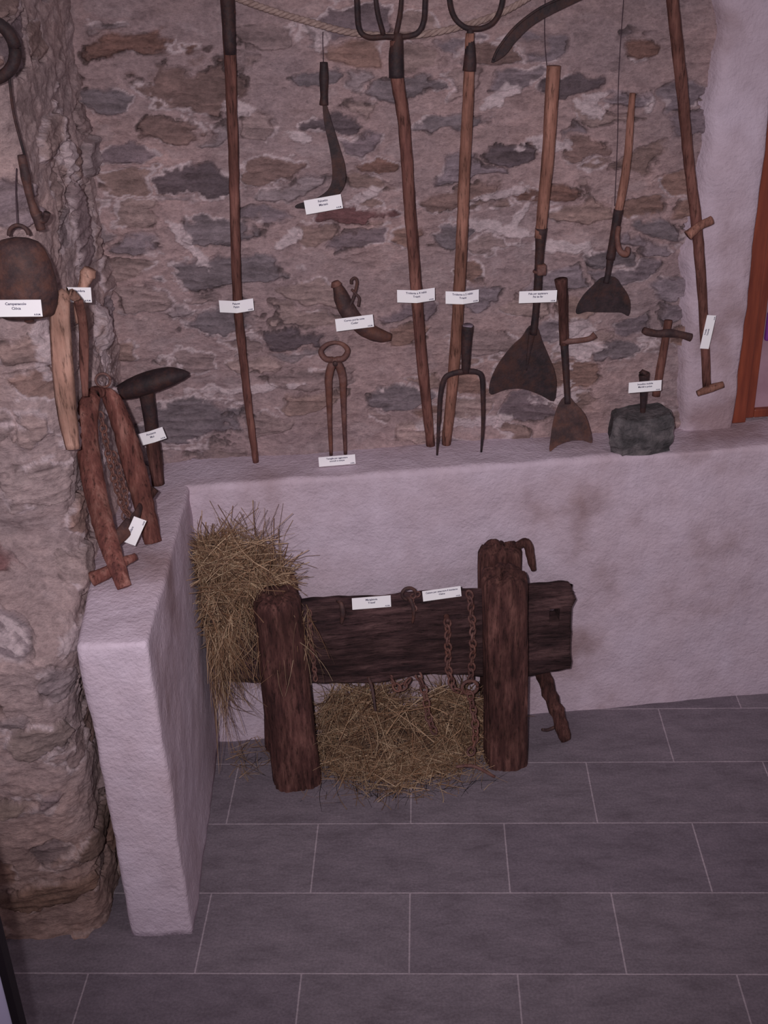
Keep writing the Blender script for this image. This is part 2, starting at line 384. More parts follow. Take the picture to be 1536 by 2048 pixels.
def pier():
    bm=bmesh.new(); bmesh.ops.create_cube(bm,size=1)
    for v in bm.verts:
        fx=v.co.x>0; fy=v.co.y>0
        z=0.0 if v.co.z<0 else H
        if fx: x,y=((0.015,0.25) if fy else (-0.060,-0.884))
        else: x,y=((-0.28,0.25) if fy else (-0.236,-0.868))
        if z>0.5 and not fy: 
            if fx: x-=0.010
            else: x-=0.010
            y-=0.004
        v.co=Vector((x,y,z-(0.01 if z==0 else 0)))
    bmesh.ops.bevel(bm,geom=[e for e in bm.edges if max(e.verts[0].co.z,e.verts[1].co.z)>0.5],offset=0.014,segments=4,affect='EDGES',profile=0.5)
    for _ in range(6):
        L=[e for e in bm.edges if e.calc_length()>0.035]
        if L: bmesh.ops.subdivide_edges(bm,edges=L,cuts=1,use_grid_fill=True)
    bmesh.ops.triangulate(bm,faces=bm.faces); bm.normal_update()
    for v in bm.verts: v.co+=v.normal*(0.007*mn.fractal(v.co*3.0,0.8,2,3)+0.004*mn.noise(v.co*15))
    me=bpy.data.meshes.new("wall_low_side"); bm.to_mesh(me); bm.free(); me.materials.append(M['plaster'])
    me.polygons.foreach_set("use_smooth",[True]*len(me.polygons))
    o=bpy.data.objects.new("wall_low_side",me); COL.objects.link(o)
pier()
def pilaster():
    V=[]
    zz=np.arange(0.98,2.80,0.02)
    for z in zz:
        xl=1.648-0.010*math.sin(z*5)+0.020*mn.noise(Vector((0,0,z*9)))
        xr=1.838
        row=[(xl-0.02,0.235),(xl,0.185),(xl+0.012,0.166)]+[(xl+0.012+(xr-0.024-xl)*t,0.160) for t in (0.12,0.3,0.5,0.7,0.9)]+[(xr-0.008,0.161),(xr-0.002,0.166),(xr,0.176),(xr,0.25),(xr,0.5)]
        for (x,y) in row:
            a=0.012*mn.fractal(Vector((x*5,y*5,z*5)),0.8,2,3)
            V.append((x+ (0.3*a),y-a,z))
    mk("wall_pilaster",V,gridfaces(len(zz),13),'plaster')
pilaster()
fl=mk("floor",[(-4,-3.5,0),(4,-3.5,0),(4,3,0),(-4,3,0)],[(0,1,2,3)],'floor',smooth=False)
fl.location=(0.545,-1.106,0); fl.rotation_euler=(0,0,math.radians(-7.51))
d=group("door_1")
box("jamb",1.845,1.897,0.20,0.27,H,2.75,'orange',d,0.004)
box("stile",1.900,1.930,0.215,0.255,H+0.01,2.75,'orange',d,0.004)
box("bottom_rail",1.930,2.7,0.215,0.255,H+0.01,H+0.04,'orange',d,0.004)
box("upper_rail",1.930,2.7,0.215,0.255,1.50,2.75,'orange',d,0.004)
box("pane",1.930,2.7,0.235,0.24,H+0.04,1.50,'pane',d,0)
box("latch_plate",1.905,1.918,0.205,0.215,1.70,1.76,'steel',d,0.002)
box("cloth",1.935,2.00,0.21,0.23,1.30,1.40,'cloth',d,0.008)
d=group("door_2")
box("leaf",-0.66,-0.312,-1.72,-1.69,0.0,2.05,'white',d,0.003)
box("edge_seal",-0.312,-0.297,-1.725,-1.685,0.0,2.05,'black',d,0.002)
# ------------------------------------------------------------ labels
def label(cx,y,cz,w,h,lines,tilt=0.0,yaw=0.0,fold=0.0,pitch=0.0):
    e=group("paper_label")
    V=[];F=[]
    nx=9
    for i in range(nx):
        u=-w/2+w*i/(nx-1)
        for v in (-h/2,h/2): V.append((u,fold*abs(u),v))
    n=len(V)
    for i in range(nx):
        u=-w/2+w*i/(nx-1)
        for v in (-h/2,h/2): V.append((u,fold*abs(u)+0.0012,v))
    for i in range(nx-1):
        a=2*i; F+= [(a,a+2,a+3,a+1),(n+a,n+a+1,n+a+3,n+a+2),(a,n+a,n+a+2,a+2),(a+1,a+3,n+a+3,n+a+1)]
    F+=[(0,1,n+1,n),(n-2,2*n-2,2*n-1,n-1)]
    mk("card",V,F,'paper',e,False)
    items=[(t,0,h*0.20-i*h*0.27,h*0.20,'CENTER') for i,t in enumerate(lines)]
    items.append(("A.R.M.",w*0.47,-h*0.42,h*0.13,'RIGHT'))
    for t,tx,tz,sz,al in items:
        cu=bpy.data.curves.new("txt",'FONT'); cu.body=t; cu.size=sz*1.1; cu.align_x=al; cu.resolution_u=2; cu.offset=.0002
        ob=bpy.data.objects.new("txt",cu); COL.objects.link(ob)
        bpy.context.view_layer.update()
        me=bpy.data.meshes.new_from_object(ob.evaluated_get(bpy.context.evaluated_depsgraph_get()))
        bpy.data.objects.remove(ob)
        for vv in me.vertices:
            x=vv.co.x+tx; z=vv.co.y+tz; vv.co=Vector((x,fold*abs(x)-0.0006,z))
        me.materials.clear(); me.materials.append(M['ink'])
        o=bpy.data.objects.new("writing",me); COL.objects.link(o); o.parent=e
    e.location=(cx,y,cz); e.rotation_euler=(pitch,tilt,yaw)
    return e
# ------------------------------------------------------------ tools on the back wall
def P3(L,y): return [(x/1000,y,z/1000) for x,z in L]
g=group("long_wooden_pole")
tube("shaft",[(.247,.125,2.60),(.242,.125,2.419),(.230,.135,2.157),(.214,.14,1.876),(.196,.14,1.572),(.198,.14,1.376),(.202,.145,1.189),(.209,.15,1.016)],[.020,.019,.016,.0145,.0145,.013,.0125,.010],'pole_dk',g,amp=.002,n=8)
tube("iron_socket",[(.247,.125,2.60),(.242,.125,2.42),(.237,.127,2.28)],[.023,.020,.0165],'dark',g)
label(.192,.118,1.556,.105,.038,["Palone","Palùn"],fold=.35)
g=group("pruning_sickle")
tube("handle",P3([(499,2246),(497,2200),(495,2160),(493,2130)],.155),[.011,.0135,.011,.013],'dark',g,amp=.001)
ol=smooth_outline([(.490,2.130),(.500,2.132),(.516,2.075),(.535,2.005),(.548,1.950),(.543,1.898),(.510,1.860),(.470,1.838),(.397,1.838),(.400,1.850),(.450,1.862),(.490,1.885),(.506,1.915),(.508,1.960),(.503,2.010),(.492,2.075)],4)
blade("blade",ol,.160,.005,'dark',g)
tube("hanging_wire",P3([(499,2240),(500,2300),(502,2325)],.175),.0012,'thread',g)
label(.476,.135,1.850,.112,.042,["Falcetto","Marasù"],tilt=math.radians(-7))
g=group("four_tine_pitchfork")
tube("handle",[(.700,.12,2.299),(.703,.12,2.205),(.723,.132,2.066),(.734,.135,1.849),(.746,.14,1.665),(.764,.15,1.373),(.797,.185,1.016)],[.014,.019,.018,.018,.018,.018,.0155],'pole_dk',g,amp=.002,n=8)
tube("socket",[(.712,.12,2.318),(.703,.12,2.27),(.702,.12,2.20)],[.012,.020,.0215],'dark',g)
tube("outer_tines",[(.585,.09,2.62),(.592,.10,2.50),(.596,.11,2.406),(.600,.12,2.335),(.625,.12,2.311),(.672,.12,2.310),(.717,.12,2.308),(.762,.12,2.315),(.782,.12,2.345),(.786,.11,2.40),(.790,.10,2.50),(.795,.09,2.62)],[.003,.006]+[.0075]*8+[.006,.003],'dark',g,n=6)
for a,b_ in (((.668,2.313),(.648,2.41)),((.703,2.311),(.720,2.41))):
    tube("inner_tine",[(a[0],.12,a[1]),(b_[0],.11,b_[1]),(b_[0],.09,2.62)],[.007,.006,.003],'dark',g)
label(.748,.105,1.559,.118,.040,["Tridente a 4 rebbi","Trient"],fold=.3)
g=group("two_tine_hay_fork")
tube("handle",[(.914,.12,2.310),(.911,.125,2.155),(.901,.135,1.914),(.893,.14,1.688),(.876,.15,1.365),(.850,.185,1.017)],[.013,.0165,.0175,.0185,.019,.0165],'pole',g,amp=.002,n=8)
tube("socket",[(.914,.12,2.325),(.914,.12,2.25),(.912,.122,2.21)],[.008,.0165,.019],'dark',g)
tube("tines",[(.852,.09,2.62),(.852,.10,2.48),(.854,.11,2.40),(.868,.12,2.355),(.893,.12,2.330),(.916,.12,2.322),(.950,.12,2.322),(.984,.12,2.340),(1.002,.11,2.385),(1.008,.10,2.48),(1.008,.09,2.62)],[.003,.006]+[.0075]*7+[.006,.003],'dark',g,n=6)
label(.893,.105,1.546,.105,.040,["Tridente a 2 rebbi","Trient"],fold=.3)
g=group("scythe_blade")
blade("blade",smooth_outline([(.980,2.226),(1.000,2.262),(1.040,2.310),(1.090,2.348),(1.150,2.378),(1.260,2.415),(1.262,2.395),(1.160,2.352),(1.100,2.322),(1.055,2.285),(1.020,2.245)],4),.145,.005,'dark',g)
tube("back_rib",P3([(985,2233),(1000,2264),(1040,2312),(1090,2350),(1150,2380),(1262,2415)],.142),.004,'dark',g)
g=group("iron_blade_shovel")
tube("handle",P3([(1160,2212),(1153,1975),(1146,1850),(1136,1715)],.13),[.0205,.0195,.0185,.017],'pole',g,amp=.0015)
tube("socket",P3([(1139,1745),(1136,1650),(1134,1560),(1130,1480),(1124,1405)],.13),[.0185,.014,.0135,.011,.012],'dark',g,amp=.001)
ring("socket_ring",(1.137,.128,1.61),.016,.005,'rust',g,axis='Z')
box("socket_lug",1.126,1.156,.108,.138,1.60,1.635,'rust',g,.006)
blade("blade",smooth_outline([(1.112,1.428),(1.090,1.395),(1.060,1.368),(1.022,1.320),(.998,1.275),(.986,1.232),(.992,1.203),(1.038,1.217),(1.096,1.216),(1.155,1.191),(1.203,1.165),(1.210,1.223),(1.202,1.270),(1.185,1.313),(1.158,1.375),(1.138,1.428)],3),.145,.004,'dark',g)
tube("blade_rib",[(1.124,.138,1.42),(1.115,.139,1.35),(1.108,.1395,1.28)],[.012,.007,.002],'dark',g,aspect=.5)
tube("hanging_thread",P3([(1152,2190),(1140,2300),(1138,2500)],.172),.0012,'thread',g)
label(1.130,.105,1.536,.120,.038,["Pala per appianare","Pal de fèr"],tilt=math.radians(1.5))
g=group("foot_spade")
tube("handle",[(1.212,.150,1.575),(1.222,.15,1.50),(1.229,.14,1.36)],[.0205,.0165,.0155],'old',g,amp=.002)
tube("foot_peg",[(1.220,.135,1.372),(1.265,.125,1.376),(1.305,.12,1.382),(1.324,.118,1.395)],[.010,.009,.009,.012],'rust',g,aspect=.8)
tube("iron_shaft",[(1.229,.14,1.365),(1.236,.12,1.25),(1.239,.10,1.17)],[.013,.0105,.010],'dark',g)
blade("blade",smooth_outline([(1.225,1.190),(1.205,1.160),(1.190,1.110),(1.182,1.060),(1.178,1.016),(1.205,1.034),(1.250,1.047),(1.290,1.045),(1.322,1.036),(1.312,1.090),(1.295,1.135),(1.262,1.172),(1.248,1.190)],3),.075,.004,'iron',g,slope=.2,z0=1.02)
g=group("small_ash_shovel")
tube("handle",P3([(1404,2125),(1402,2050),(1402,1963),(1393,1850),(1378,1750)],.145),[.009,.011,.012,.013,.012],'pole',g,amp=.001)
tube("socket",P3([(1383,1785),(1374,1700),(1366,1630)],.145),[.015,.0135,.014],'dark',g)
tube("shank",P3([(1367,1640),(1362,1590),(1357,1555)],.145),[.012,.009,.009],'dark',g)
tube("hook",[(1.383,.135,1.735),(1.377,.12,1.70),(1.385,.11,1.665),(1.405,.11,1.655),(1.413,.12,1.672)],[.008,.008,.009,.011,.007],'rust',g)
blade("blade",smooth_outline([(1.346,1.572),(1.318,1.548),(1.290,1.520),(1.272,1.490),(1.266,1.464),(1.274,1.456),(1.300,1.462),(1.326,1.459),(1.383,1.455),(1.415,1.452),(1.440,1.440),(1.444,1.478),(1.432,1.512),(1.412,1.540),(1.388,1.570)],3),.155,.004,'dark',g)
tube("hanging_thread",P3([(1378,1790),(1374,2000),(1366,2200),(1370,2500)],.172),.0012,'thread',g)
g=group("drill_pole_with_pegs")
tube("shaft",P3([(1480,2550),(1497,2374),(1544,2142),(1588,1910),(1629,1725),(1672,1482),(1716,1180)],.125),[.018,.018,.0175,.016,.0175,.015,.0145],'pole_dk',g,amp=.002,n=8)
tube("upper_peg",[(1.592,.095,1.705),(1.630,.10,1.732),(1.668,.105,1.746)],[.016,.013,.014],'pole',g,amp=.002)
tube("foot_bar",[(1.678,.11,1.172),(1.720,.11,1.186),(1.764,.11,1.198)],[.010,.0135,.011],'pole',g,amp=.002)
label(1.688,.095,1.388,.112,.030,["Trivella","Taravela"],tilt=math.radians(-83))
g=group("mason_hammer")
tube("handle",P3([(1578,1412),(1570,1300),(1565,1250),(1557,1150)],.165),[.014,.013,.014,.014],'pole_dk',g,aspect=.8,amp=.001)
tube("head",P3([(1494,1388),(1510,1380),(1545,1372),(1579,1372),(1620,1364),(1655,1352)],.155),[.011,.013,.012,.0145,.012,.014],'iron',g)
g=group("stone_block_anvil")
bm=bmesh.new(); 
top=[(1.372,.03),(1.40,-.0),(1.50,.0),(1.575,.012),(1.585,.08),(1.56,.130),(1.45,.135),(1.39,.12)]
ri=[]
for z,sc in ((H-.004,.93),(H+.03,1.0),(H+.08,1.02),(H+.112,.96),(H+.122,.86)):
    ri.append([bm.verts.new((1.478+(x-1.478)*sc*(1-.10*(z-H)*4*(x<1.42)),.07+(y-.07)*sc,z+(0.006 if x>1.5 else 0))) for x,y in top])
for a,b_ in zip(ri,ri[1:]):
    for i in range(8): bm.faces.new((a[i],a[(i+1)%8],b_[(i+1)%8],b_[i]))
bm.faces.new(ri[-1]); bm.faces.new(ri[0][::-1])
bmesh.ops.triangulate(bm,faces=bm.faces)
bmesh.ops.subdivide_edges(bm,edges=bm.edges[:],cuts=4); bm.normal_update()
for v in bm.verts:
    if v.co.z>H+0.002: v.co+=v.normal*0.010*mn.fractal(v.co*14,0.8,2,4)
me=bpy.data.meshes.new("block"); bm.to_mesh(me); bm.free(); me.materials.append(M['rock']); o=bpy.data.objects.new("block",me); COL.objects.link(o); o.parent=g
tube("iron_wedge",[(1.478,.07,1.268),(1.479,.07,1.262),(1.482,.07,1.20),(1.485,.07,1.12)],[.018,.017,.012,.008],'dark',g,aspect=.8)
label(1.476,.042,1.236,.108,.036,["Incudine mobile","Martèl e pciun"],tilt=math.radians(-1))
g=group("iron_fork_head")
tube("socket",[(.908,.105,1.455),(.904,.105,1.40),(.901,.105,1.30)],[.019,.017,.013],'dark',g)
tube("socket_mouth",[(.908,.104,1.453),(.908,.103,1.4575)],[.0165,.0165],'steel',g)
for s,pts in ((0,[(.901,1.305),(.862,1.300),(.834,1.285),(.820,1.235),(.814,1.15),(.807,1.016)]),(1,[(.901,1.305),(.935,1.300),(.954,1.282),(.958,1.22),(.960,1.12),(.955,1.016)])):
    tube("tine",[(x,.105,z) for x,z in pts],[.010,.009,.0085,.0075,.0065,.0035],'dark',g,aspect=.8)
g=group("iron_pincers")
tube("jaw_loop",[(.478,.13,1.362),(.455,.13,1.368),(.443,.13,1.392),(.460,.13,1.412),(.486,.13,1.419),(.512,.13,1.412),(.528,.13,1.390),(.514,.13,1.366),(.492,.13,1.362)],[.010,.0095,.0085,.007,.006,.007,.0085,.0095,.010],'rust',g)
tube("leg_left",[(.498,.135,1.362),(.478,.14,1.345),(.464,.14,1.30),(.462,.14,1.25),(.460,.15,1.15),(.459,.165,1.016)],[.010,.013,.013,.011,.008,.006],'rust',g)
tube("leg_right",[(.472,.14,1.362),(.496,.135,1.345),(.508,.135,1.30),(.508,.14,1.25),(.507,.15,1.15),(.507,.165,1.016)],[.010,.013,.013,.011,.008,.006],'rust',g)
tube("rivet",[(.486,.115,1.352),(.486,.155,1.352)],[.008,.008],'iron',g)
label(.474,.078,1.034,.120,.034,["Tenaglia per aggiustare","zoccoli e scarpe"],tilt=math.radians(-1),fold=0)
g=group("horn_whetstone_holder")
tube("horn",P3([(503,1606),(512,1575),(528,1530),(552,1488),(590,1452),(632,1430),(668,1422)],.14),[.012,.021,.027,.026,.026,.022,.011],'iron',g,amp=.002)
tube("rim",P3([(503,1600),(499,1612)],.138),[.018,.012],'rust',g)
tube("hook",P3([(540,1535),(552,1560),(562,1590),(566,1612),(560,1624),(549,1618),(548,1606)],.125),[.0045]*7,'iron',g)
tube("hook_tail",P3([(548,1590),(560,1575),(570,1560),(566,1535)],.12),[.004]*4,'iron',g)
label(.552,.105,1.487,.118,.040,["Corno porta cote","Cuder"],tilt=math.radians(-4))
g=group("iron_stake_anvil")
yh=.045
tube("head",[(-.224,yh,1.318),(-.202,yh,1.325),(-.15,yh,1.341),(-.09,yh,1.358),(-.03,yh,1.372),(.01,yh,1.376),(.032,yh,1.376)],[.006,.018,.030,.034,.029,.017,.006],'dark',g,aspect=1.25,n=8)
tube("stem",[(-.105,yh,1.34),(-.103,.043,1.25),(-.104,.04,1.17)],[.024,.021,.019],'dark',g,aspect=.8)
tube("wood_foot",[(-.104,.04,1.19),(-.104,.038,1.12),(-.103,.036,1.015)],[.022,.023,.020],'old',g,amp=.002)
label(-.100,.012,1.190,.080,.040,["Ancüzna","Mui"],tilt=math.radians(-14),fold=.1)
pts=[(.10,.16,2.50),(.19,.16,2.455),(.276,.16,2.418),(.37,.16,2.383),(.465,.16,2.353),(.576,.16,2.322),(.717,.16,2.306),(.860,.16,2.318),(1.003,.165,2.353),(1.10,.16,2.40),(1.20,.155,2.46)]
g=group("rope")
P=catmull(pts,26)
for ph in (0,2.094,4.188):
    L=[(p[0],p[1]+.005*math.sin(i*.55+ph),p[2]+.005*math.cos(i*.55+ph)) for i,p in enumerate(P)]
    tube("strand",L,.0055,'rope',g,seg=6,n=1)
# ------------------------------------------------------------ things on the left wall
YB=-.64
g=group("cow_bell")
def bell(cx,cy,z0,z1,rx,ry,g):
    V=[];F=[];seg=28
    pr=[(0,.10),(.03,.45),(.08,.70),(.18,.86),(.35,.98),(.55,1.05),(.75,1.04),(.9,.94),(1.0,.82),(1.0,.76),(.6,.9)]
    for t,r in pr:
        for k in range(seg):
            a=2*math.pi*k/seg; V.append((cx+rx*r*math.cos(a),cy+ry*r*math.sin(a),z1+(z0-z1)*t))
    for i in range(len(pr)-1):
        for k in range(seg): F.append((i*seg+k,i*seg+(k+1)%seg,(i+1)*seg+(k+1)%seg,(i+1)*seg+k))
    F.append(tuple(range(seg)))
    mk("bell_body",V,F,'iron',g)
bell(-.272,YB,1.800,1.985,.074,.05,g)
ring("loop",(-.262,YB,1.99),.022,.005,'iron',g,a0=0,a1=180)
tube("clapper",[(-.272,YB,1.83),(-.272,YB,1.785)],[.006,.012],'iron',g)
tube("hanging_wire",[(-.262,YB,2.01),(-.262,-.59,2.08),(-.262,-.54,2.12)],.0015,'thread',g)
label(-.282,-.708,1.838,.115,.040,["Campanaccio","Ciòca"],tilt=math.radians(3))
g=group("hanging_chain_hook")
ring("ring",(-.272,-.60,2.385),.062,.014,'dark',g,n=28)
tube("wire",[(-.232,-.60,2.333),(-.236,-.60,2.25),(-.227,-.60,2.155)],.003,'dark',g)
tube("hook_tool",[(-.234,-.60,2.16),(-.233,-.60,2.11),(-.230,-.60,2.06),(-.222,-.60,2.020),(-.206,-.605,2.012),(-.196,-.61,2.030)],[.010,.011,.009,.012,.008,.009],'iron',g,amp=.002)
tube("hook_knob",[(-.222,-.60,2.03),(-.218,-.60,1.99)],[.013,.011],'iron',g)
g=group("bent_wood_cow_collar")
def strip(name,path,w,t,mat,g):
    return tube(name,path,w,mat,g,seg=8,aspect=t,amp=.0008)
strip("front_arm",[(-.168,-.54,1.800),(-.185,-.575,1.828),(-.203,-.60,1.80),(-.214,-.61,1.70),(-.222,-.61,1.60),(-.226,-.61,1.52),(-.226,-.61,1.435)],[.010,.016,.023,.026,.026,.024,.018],.35,'pale',g)
strip("rear_arm",[(-.168,-.54,1.800),(-.172,-.50,1.72),(-.186,-.49,1.62),(-.196,-.49,1.53)],[.012,.012,.012,.008],.5,'pole_dk',g)
g=group("wooden_collar_peg")
tube("peg",[(-.208,-.34,1.68),(-.203,-.34,1.735),(-.185,-.34,1.775),(-.166,-.34,1.812)],[.010,.012,.013,.020],'pale',g,aspect=.9)
tube("peg_head",[(-.168,-.34,1.806),(-.160,-.34,1.822)],[.022,.016],'pale',g)
label(-.193,-.365,1.762,.062,.040,["Ciambra"],tilt=math.radians(4))
g=group("horse_collar_hames")
tube("arm_front",[(-.180,-.31,1.470),(-.200,-.35,1.475),(-.222,-.385,1.42),(-.222,-.43,1.30),(-.204,-.49,1.18),(-.180,-.55,1.10),(-.150,-.615,1.022)],[.014,.024,.031,.032,.030,.027,.021],'red',g,aspect=.8,amp=.003,n=8)
tube("arm_rear",[(-.180,-.30,1.470),(-.162,-.29,1.44),(-.140,-.30,1.36),(-.125,-.31,1.26),(-.112,-.33,1.17),(-.100,-.35,1.09),(-.090,-.37,1.022)],[.014,.024,.030,.033,.031,.028,.025],'red',g,aspect=.8,amp=.003,n=8)
tube("cross_bar",[(-.240,-.575,1.032),(-.20,-.57,1.045),(-.16,-.55,1.060),(-.120,-.53,1.068)],[.021,.018,.015,.010],'red',g,amp=.002)
tube("strap",[(-.175,-.53,1.115),(-.145,-.49,1.13),(-.118,-.44,1.145),(-.108,-.40,1.155)],[.018,.022,.020,.014],'iron',g,aspect=.4)
ring("top_ring",(-.175,-.30,1.500),.020,.0035,'rust',g)
chain("chain",[(-.185,-.36,1.42),(-.178,-.38,1.33),(-.168,-.40,1.24),(-.155,-.41,1.17),(-.135,-.42,1.13)],'rust',g,L=.024,w=.009,wr=.003)
chain("chain_b",[(-.165,-.36,1.30),(-.155,-.37,1.24),(-.148,-.38,1.18),(-.156,-.40,1.12)],'rust',g,L=.024,w=.009,wr=.003)
tube("toggle",[(-.098,-.30,1.14),(-.08,-.29,1.16)],[.02,.02],'old',g)
label(-.120,-.49,1.125,.085,.036,["Collare"],tilt=math.radians(-62),yaw=0)
# ------------------------------------------------------------ cattle manger rail
g=group("cattle_manger_rail")
def log(name,cx,cy,z1,rb,rt,asp,mat,lx=0.0,flat=0,seed=0,z0=0.0):
    V=[];F=[];seg=72;nz=70
    for i in range(nz+1):
        z=z0+(z1-z0)*i/nz; r=rb+(rt-rb)*i/nz
        for k in range(seg):
            a=2*math.pi*k/seg; c_,s_=math.cos(a),math.sin(a)
            cr=mn.noise(Vector((c_*9+seed,s_*9,z*1.6)))
            rr=r*(1+.09*mn.noise(Vector((c_*1.2+seed,s_*1.2,z*1.8)))+.05*mn.noise(Vector((c_*5+seed,s_*5,z*3)))+.035*mn.noise(Vector((c_*14,s_*14,z*6+seed)))-.10*max(0,cr-.25)*2)
            sq=1/max(abs(c_),abs(s_)); rr*=1+(min(sq,1.25)-1)*flat
            if i==nz: rr*=.88
            elif i==nz-1: rr*=.96
            zz=z+ (0.022*mn.noise(Vector((c_*1.5+seed,s_*1.5,0)))+.008*mn.noise(Vector((c_*6+seed,s_*6,0))))*max(0,(i-nz+12)/12)
            V.append((cx+lx*(z-z0)+rr*c_,cy+rr*s_*asp,zz))
    for i in range(nz):
        for k in range(seg): F.append((i*seg+k,i*seg+(k+1)%seg,(i+1)*seg+(k+1)%seg,(i+1)*seg+k))
    c0=len(V)
    for rrng in (.6,.25):
        for k in range(seg):
            p=V[nz*seg+k]; V.append((cx+lx*(z1-z0)+(p[0]-cx-lx*(z1-z0))*rrng,cy+(p[1]-cy)*rrng,p[2]+.006+.01*mn.noise(Vector((k*.3,rrng*5,seed)))))
    for k in range(seg):
        F.append((nz*seg+k,nz*seg+(k+1)%seg,c0+(k+1)%seg,c0+k)); F.append((c0+k,c0+(k+1)%seg,c0+seg+(k+1)%seg,c0+seg+k))
    F.append(tuple(c0+seg+k for k in range(seg)))
    return mk(name,V,F,mat,g)
log("post_front_left",.266,-.228,.728,.085,.074,.92,'old',-.028,.4,3)
log("post_front_right",.988,-.232,.742,.073,.073,.95,'old',-.022,.4,8)
log("post_back_left",.228,-.050,.690,.068,.055,.75,'old',.050,.3,14)
log("post_back_right",1.002,-.050,.735,.072,.072,.72,'old',-.012,.3,19)
def beam():
    nx=120; seg=48; V=[];F=[]
    x0,x1=.050,1.218
    for i in range(nx+1):
        x=x0+(x1-x0)*i/nx; t=i/nx
        zt=.632+.006*math.sin(t*9)-.02*t+(-.05*max(0,1-t*9)); zb=.345-.055*t+.014*math.sin(t*13)+.02*max(0,1-t*12)
        zc=(zt+zb)/2; hz=(zt-zb)/2; hy=.036
        for k in range(seg):
            a=2*math.pi*k/seg; c_,s_=math.cos(a),math.sin(a)
            sx_=np.sign(c_)*abs(c_)**.35; sz_=np.sign(s_)*abs(s_)**.35
            nn=.012*mn.fractal(Vector((x*3,c_*2,s_*3)),.8,2,4)+.006*mn.noise(Vector((x*5,c_*14,s_*26)))
            dxe=0.03*mn.noise(Vector((c_*2,s_*3,t*3)))*(1 if i in (0,nx) else .5 if i in(1,nx-1) else 0)
            V.append((x+dxe,-.128+hy*sx_+nn*sx_,zc+(hz+nn)*sz_))
    for i in range(nx):
        for k in range(seg): F.append((i*seg+k,i*seg+(k+1)%seg,(i+1)*seg+(k+1)%seg,(i+1)*seg+k))
    F.append(tuple(range(seg))); F.append(tuple(nx*seg+k for k in range(seg)))
    b=mk("beam",V,F,'beam',g)
    cut=box("hole_cutter",1.141,1.175,-.3,.1,.500,.550,'beam',None,.004)
    m=b.modifiers.new("hole",'BOOLEAN'); m.operation='DIFFERENCE'; m.object=cut; m.solver='EXACT'
    bpy.context.view_layer.update()
    me=bpy.data.meshes.new_from_object(b.evaluated_get(bpy.context.evaluated_depsgraph_get()))
    b.modifiers.clear(); b.data=me; bpy.data.objects.remove(cut)
beam()
tube("strut",[(1.115,-.085,.33),(1.150,-.11,.22),(1.190,-.15,.10),(1.215,-.18,.012)],[.030,.026,.024,.020],'old',g,aspect=.6,amp=.008)
tube("strut_hook",[(1.20,-.15,.06),(1.155,-.16,.05),(1.13,-.17,.06)],[.005,.006,.005],'iron',g)
tube("curved_peg",[(1.050,-.06,.742),(1.072,-.065,.755),(1.086,-.07,.735),(1.094,-.075,.69),(1.102,-.08,.655)],[.014,.017,.016,.013,.009],'old',g,amp=.003)
def ch(n,pl,y=-.185,**k): chain(n,[(p[0],p[2] if len(p)>2 else y,p[1]) for p in pl],'rust',g,**k)
ch("chain_main",[(.795,.545),(.797,.45),(.798,.36),(.815,.285),(.845,.262),(.868,.272)])
ch("chain_right",[(.868,.645),(.876,.56),(.880,.47),(.878,.38),(.872,.31)])
ring("chain_ring",(.868,-.200,.290),.027,.006,'rust',g)
ch("chain_low",[(.868,.262,-.21),(.874,.20,-.27),(.866,.14,-.31),(.845,.10,-.32)])
tube("chain_toggle",[(.80,-.33,.065),(.86,-.33,.06),(.93,-.34,.015)],[.005,.006,.005],'rust',g)
tube("nail_a",[(.795,-.16,.555),(.795,-.20,.56)],[.010,.006],'rust',g)
ring("top_ring",(.672,-.165,.655),.022,.0055,'iron',g,a0=-60,a1=260)
tube("top_hook",[(.66,-.150,.635),(.675,-.175,.64),(.685,-.185,.60),(.680,-.185,.555)],[.006,.006,.006,.004],'iron',g)
ch("top_links",[(.700,.650,-.165),(.680,.640,-.17),(.690,.60,-.18)],L=.02,w=.008,wr=.003)
tube("side_staple",[(.440,-.15,.640),(.450,-.175,.645),(.455,-.185,.615),(.448,-.185,.575)],[.005,.007,.009,.005],'iron',g)
ch("left_chain",[(.348,.62,-.18),(.346,.52,-.19),(.350,.44,-.19),(.353,.36,-.19)],L=.024,w=.007,wr=.003)
ch("under_chain",[(.70,.325,-.16),(.715,.28,-.20),(.72,.22,-.24),(.735,.17,-.26)])
ch("under_chain_b",[(.60,.33,-.15),(.63,.295,-.18),(.67,.315,-.16)])
tube("under_staple",[(.53,-.15,.335),(.54,-.18,.30),(.545,-.22,.24)],[.006,.006,.004],'iron',g)
label(.548,-.196,.652,.125,.040,["Mangiatoia","Tresef"],pitch=math.radians(-8))
label(.776,-.196,.664,.125,.036,["Catene per attaccare il bestiame","Ciaine"],tilt=math.radians(-4),pitch=math.radians(-8))
